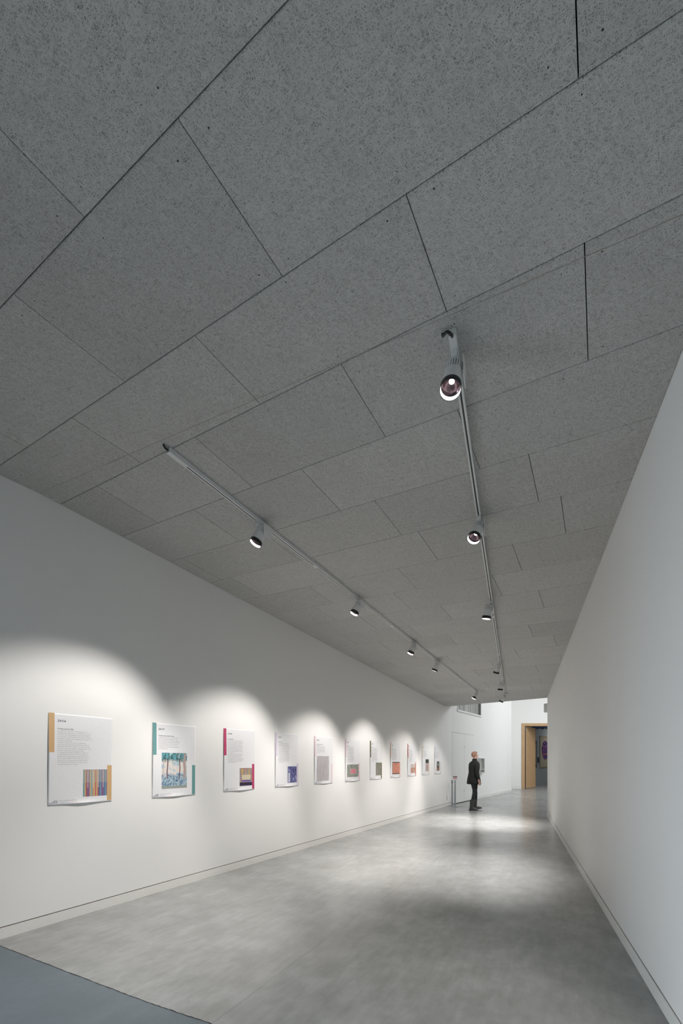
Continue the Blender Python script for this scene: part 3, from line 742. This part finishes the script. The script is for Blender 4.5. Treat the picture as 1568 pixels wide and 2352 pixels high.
for i, (yr, colr, head, rows, kind, u0, u1, v0, v1, lab, cc) in enumerate(specs):
    CB, CU = cc; rnd = random.Random(i+3)
    s0 = 2.03 + 1.0575*i
    Mx = Matrix((D3, UP, E3)).transposed().to_4x4(); Mx.translation = st(s0, TW+.0005, 1.912 - (0.012 if i else 0) + rnd.uniform(-.004, .004))
    Mx = Mx @ Matrix.Rotation(math.radians(-0.5 if i == 0 else rnd.uniform(-.35, .1)), 4, 'Z')
    r = thing('poster', Mx, lab, 'poster', 'posters on the left wall')
    sh = grid(0, PW, 0, -PH, 44, 60, 0, 'paper_sheet', M_PAPER, r, wav=1)
    mb_ = mat('poster_bar_%d' % i, colr, .55)
    for (a, b, c0, c1) in ((0.0, .083, 0.0, .425), (.917, .997, .565, .985)):
        grid(a*PW, b*PW, -c0*PH, -c1*PH, 4, 30, .0006, 'colour_bar', mb_, r)
    grid(u0*PW, u1*PW, -v0*PH, -v1*PH, 16, 16, .0005, 'picture', pic_mat('picture_%s' % kind, kind, i), r)
    q = MB(); text_mesh(q, yr, .125*PW, -.092*PH, .030, bold=.0006, xs=1.25); map_mesh(q, .0008); q.build('year_number', M_INK, r, fix=False)
    hy = -.172*PH
    q = MB()
    if head: text_mesh(q, head, .125*PW, hy, .0165, width=(.235*PW if i == 0 else .36*PW), bold=.0004)
    else: word_rows(q, .125*PW, hy, 1 if i != 4 else 2, .019, .34*PW, .0075, rnd)
    map_mesh(q, .0008); q.build('heading_text', M_INKH, r, fix=False)
    q = MB(); pitch = .0182
    if i == 0:
        wid = [.455, .515, .505, .525, .53, .225, .435, .485, .50, .525, .41, .475, .465, .48, .475, .465, .455, .32]
        for j, ln in enumerate(BODY1): text_mesh(q, ln, .125*PW, hy-pitch*(j+1), .0168, width=wid[j]*PW)
    else:
        word_rows(q, .125*PW, hy-pitch*(1 if i != 4 else 2), rows, pitch if rows < 18 else .0175, .50*PW, .0062, rnd, paras=(9,) if i in (2,) else ())
    map_mesh(q, .0008); q.build('body_text', M_INKG, r, fix=False)
    q = MB(); word_rows(q, u0*PW, -(v1+.018)*PH, 1, .01, .2*PW, .003, rnd); map_mesh(q, .0008); q.build('caption_text', M_INKG, r, fix=False)
    q = MB()
    for b_, (y0_, y1_) in enumerate(((.004, .020), (.005, .021), (.005, .020), (.006, .027), (.006, .036), (.007, .039), (.008, .043), (.008, .042), (.009, .040), (.010, .038))):
        xb = .012+.0072*b_; yb = -PH+.008; q.add([(xb, yb+y0_*.9, 0), (xb+.0036, yb+y0_*.9, 0), (xb+.0036, yb+y1_*.9, 0), (xb, yb+y1_*.9, 0)], [(0, 1, 2, 3)])
    map_mesh(q, .0008); q.build('logo_bars', M_INKL, r, fix=False)
    q = MB(); text_mesh(q, 'Cité internationale de', .155*PW, -PH+.034, .0165, width=.27*PW); text_mesh(q, 'la tapisserie', .155*PW, -PH+.016, .0165, width=.15*PW)
    map_mesh(q, .0008); q.build('logo_text', M_INKL, r, fix=False)
    q = MB(); text_mesh(q, 'Aubusson', .315*PW, -PH+.016, .0165, width=.11*PW); map_mesh(q, .0008); q.build('logo_town_text', M_INKR, r, fix=False)

# ------------------------------------------------------------------ socket on the left wall
Mx = Matrix((D3, UP, E3)).transposed().to_4x4(); Mx.translation = st(13.83, TW, .24)
r = thing('power_socket', Mx, 'white power socket low on the left wall near the posts', 'socket')
q = MB(); q.bbox(-.04, .04, -.04, .04, 0, .011, .003); q.build('socket_plate', M_BASE, r)
q = MB(); q.lathe([(.022, .0112), (.022, .0125), (.019, .0125), (.018, .0115)], 24); q.build('socket_well', M_WHITE, r)
q = MB(); q.bbox(-.03, .03, .045, .10, 0, .009, .003); q.build('switch_plate', M_BASE, r)

# ------------------------------------------------------------------ barrier posts
def stanchion(x, y, h, lab, red):
    rb = .128 if red else .108
    r = thing('barrier_post', Matrix.Translation((x, y, 0)), lab, 'barrier post')
    q = MB(); q.lathe([(rb, 0), (rb+.002, .006), (rb, .014), (rb-.03, .024), (.035, .034), (.028, .05)], 40); q.build('base', M_STEEL, r, smooth=40)
    q = MB(); q.lathe([(.026, .03), (.026, h-.1)], 28); q.build('pole', M_STEEL, r, smooth=40)
    q = MB(); q.lathe([(.033, h-.12), (.035, h-.115), (.035, h-.012), (.030, h)], 28); hd = q.build('post_head', M_WHITE if red else M_STEEL, r, smooth=40)
    if red:
        q = MB(); q.bbox(-.06, .06, -.045, .045, h-.012, h+.012, .004); q.build('sign_holder', mat('dark_holder', (.05, .05, .07), .4), hd)
        q = MB(); q.bbox(-.056, .056, -.041, .041, h-.03, h-.012, .003); q.build('sign_card', mat('card_white', (.75, .75, .73), .5), hd)
        q = MB(); q.bbox(-.058, .058, -.043, .043, h-.055, h-.03, .004); q.build('belt_clip', mat('belt_red', (.62, .10, .05), .5), hd)
    return r
stanchion(3.605, 13.88, .955, 'steel barrier post with red and black head, right of the pair', True)
stanchion(3.575, 14.125, .84, 'shorter plain steel barrier post, left of the pair by the corner', False)

# ------------------------------------------------------------------ shallow box on the wall behind the person
Mn = MBf @ Matrix.Translation((2.72, 0, 0))
r = thing('wall_display_box', Mn, 'shallow grey open wall box on the white wall behind the person', 'wall box')
q = MB(); x0, x1, z0, z1 = 0, .52, .98, 1.56
q.bbox(x0, x1, -.10, 0, z1-.02, z1, .003); q.bbox(x0, x1, -.10, 0, z0, z0+.02, .003); q.bbox(x0, x0+.02, -.10, 0, z0, z1, .003); q.bbox(x1-.02, x1, -.10, 0, z0, z1, .003)
q.build('box_frame', M_WHITE, r)
q = MB(); q.box(x0+.02, x1-.02, -.012, 0, z0+.02, z1-.02); q.build('back_panel', mat('grey_panel', (.42, .41, .38), .6), r)
q = MB(); q.bbox(x0+.02, x1-.02, -.10, -.012, z0+.13, z0+.145, .002); q.build('shelf', M_WHITE, r)

# ------------------------------------------------------------------ loudspeaker past the right corner
rdir = (RR - RW1).normalized()
Ms = frame((RW1.x+.30, RW1.y+.25, 0), (rdir.x, rdir.y, 0)); 
r = thing('wall_loudspeaker', Ms, 'pale grey wall loudspeaker high beyond the end of the right wall', 'loudspeaker')
q = MB(); q.bbox(-.20, .02, -.02, .16, 2.78, 3.02, .012); q.build('speaker_cabinet', M_WHITE, r)
q = MB(); q.bbox(-.19, .01, .16, .168, 2.79, 3.01, .003); q.build('speaker_grille', mat('grille', (.30, .30, .31), .6), r)
q = MB(); q.tube(arc([(-.10, .05, 3.01), (-.14, .05, 3.07), (-.10, .05, 3.12), (-.05, .05, 3.07), (-.09, .05, 3.02)]), .006); q.build('hanging_bracket', M_WHITE, r, smooth=60)

# ------------------------------------------------------------------ tapestry, switch and patterned hanging in the gallery
def tap_mat():
    k = NT('tapestry_weave'); un = k.n('ShaderNodeTexCoord'); v = un.outputs['Object']
    sp = k.n('ShaderNodeSeparateXYZ'); k.l(v, sp.inputs[0])
    cx_, cz_ = .87, 2.12
    dx = k.math('DIVIDE', k.math('SUBTRACT', sp.outputs[0], cx_), .62); dz = k.math('DIVIDE', k.math('SUBTRACT', sp.outputs[2], cz_), .62)
    nz = k.noise(v, 3.2, 3, .6, 2.0)
    rr = k.math('SQRT', k.math('ADD', k.math('MULTIPLY', dx, dx), k.math('MULTIPLY', dz, dz)))
    inside = k.math('LESS_THAN', k.math('ADD', rr, k.math('MULTIPLY', nz.outputs['Fac'], .12)), 1.04)
    pat = k.ramp(k.noise(v, 3.0, 2, .5, 2.5).outputs['Fac'], [(.0, (.015, .02, .13)), (.44, (.03, .045, .24)), (.53, (.66, .15, .15)), (.58, (.60, .13, .15)), (.595, (.02, .03, .16)), (.8, (.03, .14, .32))], 'CONSTANT')
    c = k.mix(inside, (.50, .43, .31), pat)
    k.l(c, k.b.inputs['Base Color']); k.b.inputs['Roughness'].default_value = .9; return k.m
Mt = MD @ Matrix.Translation((1.75, 0, 0))
r = thing('tapestry', Mt, 'beige hanging tapestry with a round blue and coral motif seen through the doorway', 'tapestry')
q = MB(); q.box(0, 1.74, -.03, -.012, 1.05, 2.98); 
q.build('woven_panel', tap_mat(), r)
q = MB(); q.box(-.05, 1.79, -.05, -.01, 2.95, 3.01); q.build('hanging_rod', M_OAK, r)
q = MB()
for i in range(57): q.box(.01+i*.03, .025+i*.03, -.024, -.018, .98+random.uniform(-.02, .02), 1.06)
q.build('fringe', mat('fringe', (.45, .38, .27), .9), r)
Mt = MD @ Matrix.Translation((1.42, 0, 0))
r = thing('wall_switch', Mt, 'small black control panel on the gallery wall left of the tapestry', 'switch')
q = MB(); q.bbox(0, .16, -.03, 0, 1.32, 1.66, .004); q.build('panel_plate', M_DARK, r)
q = MB(); q.bbox(.04, .12, -.034, -.03, 1.5, 1.6, .002); q.build('panel_screen', M_COND, r)
def band_mat():
    k = NT('patterned_band'); tc = k.n('ShaderNodeTexCoord'); ck = k.n('ShaderNodeTexVoronoi'); ck.inputs['Scale'].default_value = 8; k.l(tc.outputs['Object'], ck.inputs['Vector'])
    sp = k.n('ShaderNodeSeparateColor'); k.l(ck.outputs['Color'], sp.inputs[0])
    c = k.ramp(sp.outputs[0], [(0, (.01, .03, .12)), (.35, (.45, .38, .20)), (.5, (.02, .06, .2)), (.75, (.06, .12, .3)), (.9, (.5, .45, .3))], 'CONSTANT')
    k.l(c, k.b.inputs['Base Color']); return k.m
Mt = Matrix.Translation((11.0, 24.2, 0))
r = thing('patterned_hanging', Mt, 'navy and cream patterned textile band hanging at the top of the doorway', 'textile')
q = MB(); q.box(-.45, 2.0, 0, .02, 3.2, 3.62); q.build('textile_band', band_mat(), r)
q = MB(); q.box(-.47, 2.02, -.01, .03, 3.62, 3.66); q.tube([(-.3, .01, 3.64), (-.3, .01, 4.2)], .006); q.tube([(1.8, .01, 3.64), (1.8, .01, 4.2)], .006); q.build('hanging_rod', M_STEEL, r)

# ------------------------------------------------------------------ the walking person
SC = 1.0
PM = Matrix.Translation((3.93, 12.98, 0)) @ Matrix.Rotation(math.radians(12), 4, 'Z')     # local +x = walking direction
per = thing('person', PM, 'person in a long black coat and dark boots walking past the white double door', 'person')
def skin(name, verts, edges, m, parent, sub=2, root=0):
    me = bpy.data.meshes.new(name); me.from_pydata([v[:3] for v in verts], edges, [])
    o = bpy.data.objects.new(name+'_rig', me); COL.objects.link(o)
    md = o.modifiers.new('skin', 'SKIN'); md.use_smooth_shade = True; md.branch_smoothing = .4
    for i, v in enumerate(verts):
        sv = me.skin_vertices[0].data[i]; r_ = v[3]; sv.radius = (r_, v[4] if len(v) > 4 else r_); sv.use_root = (i == root)
    ms = o.modifiers.new('sub', 'SUBSURF'); ms.levels = sub; ms.render_levels = sub
    dg = bpy.context.evaluated_depsgraph_get(); me2 = bpy.data.meshes.new_from_object(o.evaluated_get(dg)); me2.name = name
    bpy.data.objects.remove(o); bpy.data.meshes.remove(me)
    me2.materials.clear(); me2.materials.append(m)
    for p in me2.polygons: p.use_smooth = True; p.material_index = 0
    o2 = bpy.data.objects.new(name, me2); COL.objects.link(o2); o2.parent = parent; return o2
M_SKIN = mat('skin', (.62, .38, .31), .55); M_COAT = mat('black_wool', (.010, .010, .011), .85); M_TROU = mat('dark_trousers', (.02, .022, .026), .8)
M_BOOT = mat('dark_grey_boots', (.045, .047, .045), .5); M_HAIR = mat('reddish_blond_hair', (.36, .20, .14), .7)
V = []; Eg = []
def av(x, y, z, r, r2=None, link=None):
    V.append((x, y, z, r, r2 or r)); 
    if link is not None: Eg.append((link, len(V)-1))
    return len(V)-1
pel = av(0, 0, .95, .11)
wa = av(.005, 0, 1.08, .10, link=pel); ch = av(.015, 0, 1.27, .115, link=wa); nk = av(.03, 0, 1.455, .05, link=ch)
h0 = av(.045, 0, 1.53, .058, link=nk); h1 = av(.05, 0, 1.60, .082, .074, link=h0); h2 = av(.045, 0, 1.67, .078, .07, link=h1)
def leg(sy, hip, knee, ank, toe):
    a = av(hip[0], sy*.09, .88, .085, link=pel); b = av(knee[0], sy*.085, knee[1], .055, link=a)
    c = av(ank[0], sy*.085, ank[1], .030, link=b); d = av(toe[0]-.03, sy*.09, toe[1]+.01, .018, link=c); return a, b, c, d
leg(-1, (-.005,), (-.02, .49), (-.125, .10), (.0, .035))          # near leg, trailing foot planted
leg(1, (.02,), (.10, .50), (.12, .11), (.22, .035))              # far leg swinging forward
def arm(sy, el, wr):
    sh = av(.02, sy*.12, 1.375, .055, link=ch); s2 = av(.02, sy*.18, 1.36, .042, link=sh); e = av(el[0], sy*.243, el[1], .038, link=s2)
    w_ = av(wr[0], sy*.252, wr[1], .026, link=e)
    d = (Vector((wr[0], 0, wr[1])) - Vector((el[0], 0, el[1]))).normalized(); P0 = Vector((wr[0], sy*.252, wr[1]))
    side = Vector((-d.z, 0, d.x)); side = side if side.x > 0 else -side
    pc = P0 + d*.05; pa_ = av(*pc, .026, .02, link=w_)
    for k, (o_, ln) in enumerate(((-.027, .062), (-.009, .075), (.009, .08), (.026, .072))):
        p1 = pc + d*.04 + side*o_; a1 = av(*p1, .0095, link=pa_)
        p2 = p1 + d*ln*.5 + Vector((0, -sy*.006, 0)); a2 = av(*p2, .0085, link=a1)
        p3 = p2 + d*ln*.42 + Vector((0, -sy*.014, 0)); av(*p3, .007, link=a2)
    p1 = pc + side*.036 + d*.005; a1 = av(*p1, .011, link=pa_); p2 = p1 + d*.036 + side*.016; av(*p2, .009, link=a1)
arm(-1, (-.05, 1.13), (.02, .89)); arm(1, (.07, 1.13), (.19, .93))
body = skin('body', V, Eg, M_SKIN, per, 2)
# face features joined in as children small enough to read as a face
def blob(q, c, r, n=12):
    c = Vector(c)
    q.lathe([(max(1e-4, math.sin(math.pi*i/8)), -math.cos(math.pi*i/8)) for i in range(9)], n, M=Matrix.Translation(c) @ Matrix.Diagonal((r[0], r[1], r[2], 1)))
q = MB(); blob(q, (.128, 0, 1.605), (.02, .012, .02)); q.build('nose', M_SKIN, per, smooth=80)
for sy in (-1, 1):
    q = MB(); blob(q, (.118, sy*.028, 1.635), (.007, .010, .006)); q.build('eye', M_DARK, per, smooth=80)
    q = MB(); blob(q, (.050, sy*.073, 1.61), (.014, .008, .026)); q.build('ear', M_SKIN, per, smooth=80)
q = MB(); blob(q, (.118, 0, 1.565), (.010, .024, .006)); q.build('mouth', mat('lips', (.45, .16, .14), .5), per, smooth=80)
# hair: cap over skull, fuller at the back
bm = bmesh.new(); bmesh.ops.create_uvsphere(bm, u_segments=28, v_segments=18, radius=1)
for v in bm.verts:
    c = v.co.copy(); rx = .108 if c.x < 0 else .094
    v.co = Vector((.035 + c.x*rx, c.y*.092, 1.655 + c.z*(.088 if c.z > 0 else .13) + (0 if c.z > 0 else 0)))
dele = [v for v in bm.verts if (v.co.z < 1.715 and v.co.x > -.005 + (v.co.z-1.57)*.72) or v.co.z < 1.57 - .0]
bmesh.ops.delete(bm, geom=dele, context='VERTS')
me = bpy.data.meshes.new('hair'); bm.to_mesh(me); bm.free(); me.materials.append(M_HAIR)
for p in me.polygons: p.use_smooth = True
o = bpy.data.objects.new('hair', me); COL.objects.link(o); o.parent = per; md = o.modifiers.new('thick', 'SOLIDIFY'); md.thickness = .008
# coat: body tube with flared skirt (sections), collar and sleeves
def sections(name, secs, m, parent, n=36, wob=.0):
    q = MB(); vs = []; fs = []
    for (z, cx_, rx, ry) in secs:
        for i in range(n):
            a = 2*math.pi*i/n; w_ = 1+wob*math.sin(a*7+z*3)*(1 if z < .95 else 0)
            vs.append((cx_+rx*w_*math.cos(a), ry*w_*math.sin(a), z))
    for k in range(len(secs)-1):
        for i in range(n): j = (i+1) % n; fs.append((k*n+i, k*n+j, (k+1)*n+j, (k+1)*n+i))
    q.add(vs, fs); o = q.build(name, m, parent, smooth=70, fix=True); md = o.modifiers.new('thick', 'SOLIDIFY'); md.thickness = .006; md.offset = 1; return o
sections('coat', [(.77, .01, .185, .235), (.84, .008, .182, .228), (.93, .006, .170, .212), (1.03, .003, .152, .192), (1.12, .003, .133, .172), (1.24, .01, .142, .190), (1.34, .014, .138, .200), (1.40, .018, .118, .180), (1.435, .024, .088, .125), (1.455, .028, .070, .078), (1.525, .034, .060, .064)], M_COAT, per, wob=.035)
for sy, el, wr in ((-1, (-.05, 1.13), (.02, .89)), (1, (.07, 1.13), (.19, .93))):
    e_ = Vector((el[0], sy*.243, el[1])); w_ = Vector((wr[0], sy*.252, wr[1])); sh_ = Vector((.02, sy*.165, 1.385))
    skin('sleeve', [(sh_.x, sh_.y, sh_.z, .085), (.0+el[0]*.3+.01, sy*.213, 1.27, .068), (*e_, .053), (*((e_+w_)/2), .047), (*(w_+(e_-w_)*.08), .042)], [(0, 1), (1, 2), (2, 3), (3, 4)], M_COAT, per)
skin('trousers', [(0, 0, .93, .105), (-.005, -.085, .86, .090), (-.012, -.087, .66, .080), (-.02, -.085, .49, .068), (-.09, -.087, .29, .050), (-.115, -.089, .17, .044),
                  (.02, .085, .86, .090), (.065, .087, .66, .080), (.10, .085, .50, .068), (.108, .087, .30, .050), (.108, .088, .17, .044)], [(0, 1), (1, 2), (2, 3), (3, 4), (4, 5), (0, 6), (6, 7), (7, 8), (8, 9), (9, 10)], M_TROU, per)
def boot(ax, az, y, pitch, z0):
    Mb = Matrix.Translation((ax, y, z0)) @ Matrix.Rotation(pitch, 4, 'Y')
    secs = []
    q = MB(); n = 20; vs = []; fs = []
    outline = [(-.075, .0, .030, .034, .0), (-.07, .055, .042, .036, 0), (-.03, .10, .05, .046, 0), (.0, .17, .05, .047, 0), (.0, .30, .062, .055, 0)]
    # shaft
    for (x, z, rx, ry, _) in [(-.028, .02, .052, .038, 0), (-.028, .07, .055, .042, 0), (-.018, .12, .053, .044, 0), (-.012, .20, .056, .050, 0), (.0, .31, .066, .060, 0)]:
        for i in range(n): a = 2*math.pi*i/n; vs.append((x+rx*math.cos(a), ry*math.sin(a), z))
    for k in range(4):
        for i in range(n): j = (i+1) % n; fs.append((k*n+i, k*n+j, (k+1)*n+j, (k+1)*n+i))
    fs.append(list(range(n))); q.add(vs, fs)
    # foot
    vs = []; fs = []
    for (x, h, wd) in [(-.085, .045, .028), (-.06, .075, .036), (.0, .095, .040), (.05, .075, .043), (.10, .058, .046), (.145, .048, .042), (.175, .030, .026)]:
        for i in range(n):
            a = 2*math.pi*i/n; yy = wd*math.cos(a); zz_ = h*max(0, math.sin(a)) if math.sin(a) > 0 else 0
            vs.append((x, yy, .012+zz_))
    for k in range(6):
        for i in range(n): j = (i+1) % n; fs.append((k*n+i, k*n+j, (k+1)*n+j, (k+1)*n+i))
    fs.append(list(range(n))); fs.append([6*n+i for i in range(n)]); q.add(vs, fs)
    for v in q.v: v.x, v.y, v.z = (Mb @ v)
    b = q.build('boot', M_BOOT, per, smooth=60)
    q = MB(); q.bbox(-.09, .18, -.042, .042, 0, .016, .006, M=Mb); q.build('sole', M_DARK, b)
boot(-.105, 0, -.09, math.radians(0), 0.0)
boot(.125, 0, .088, math.radians(-6), 0.012)
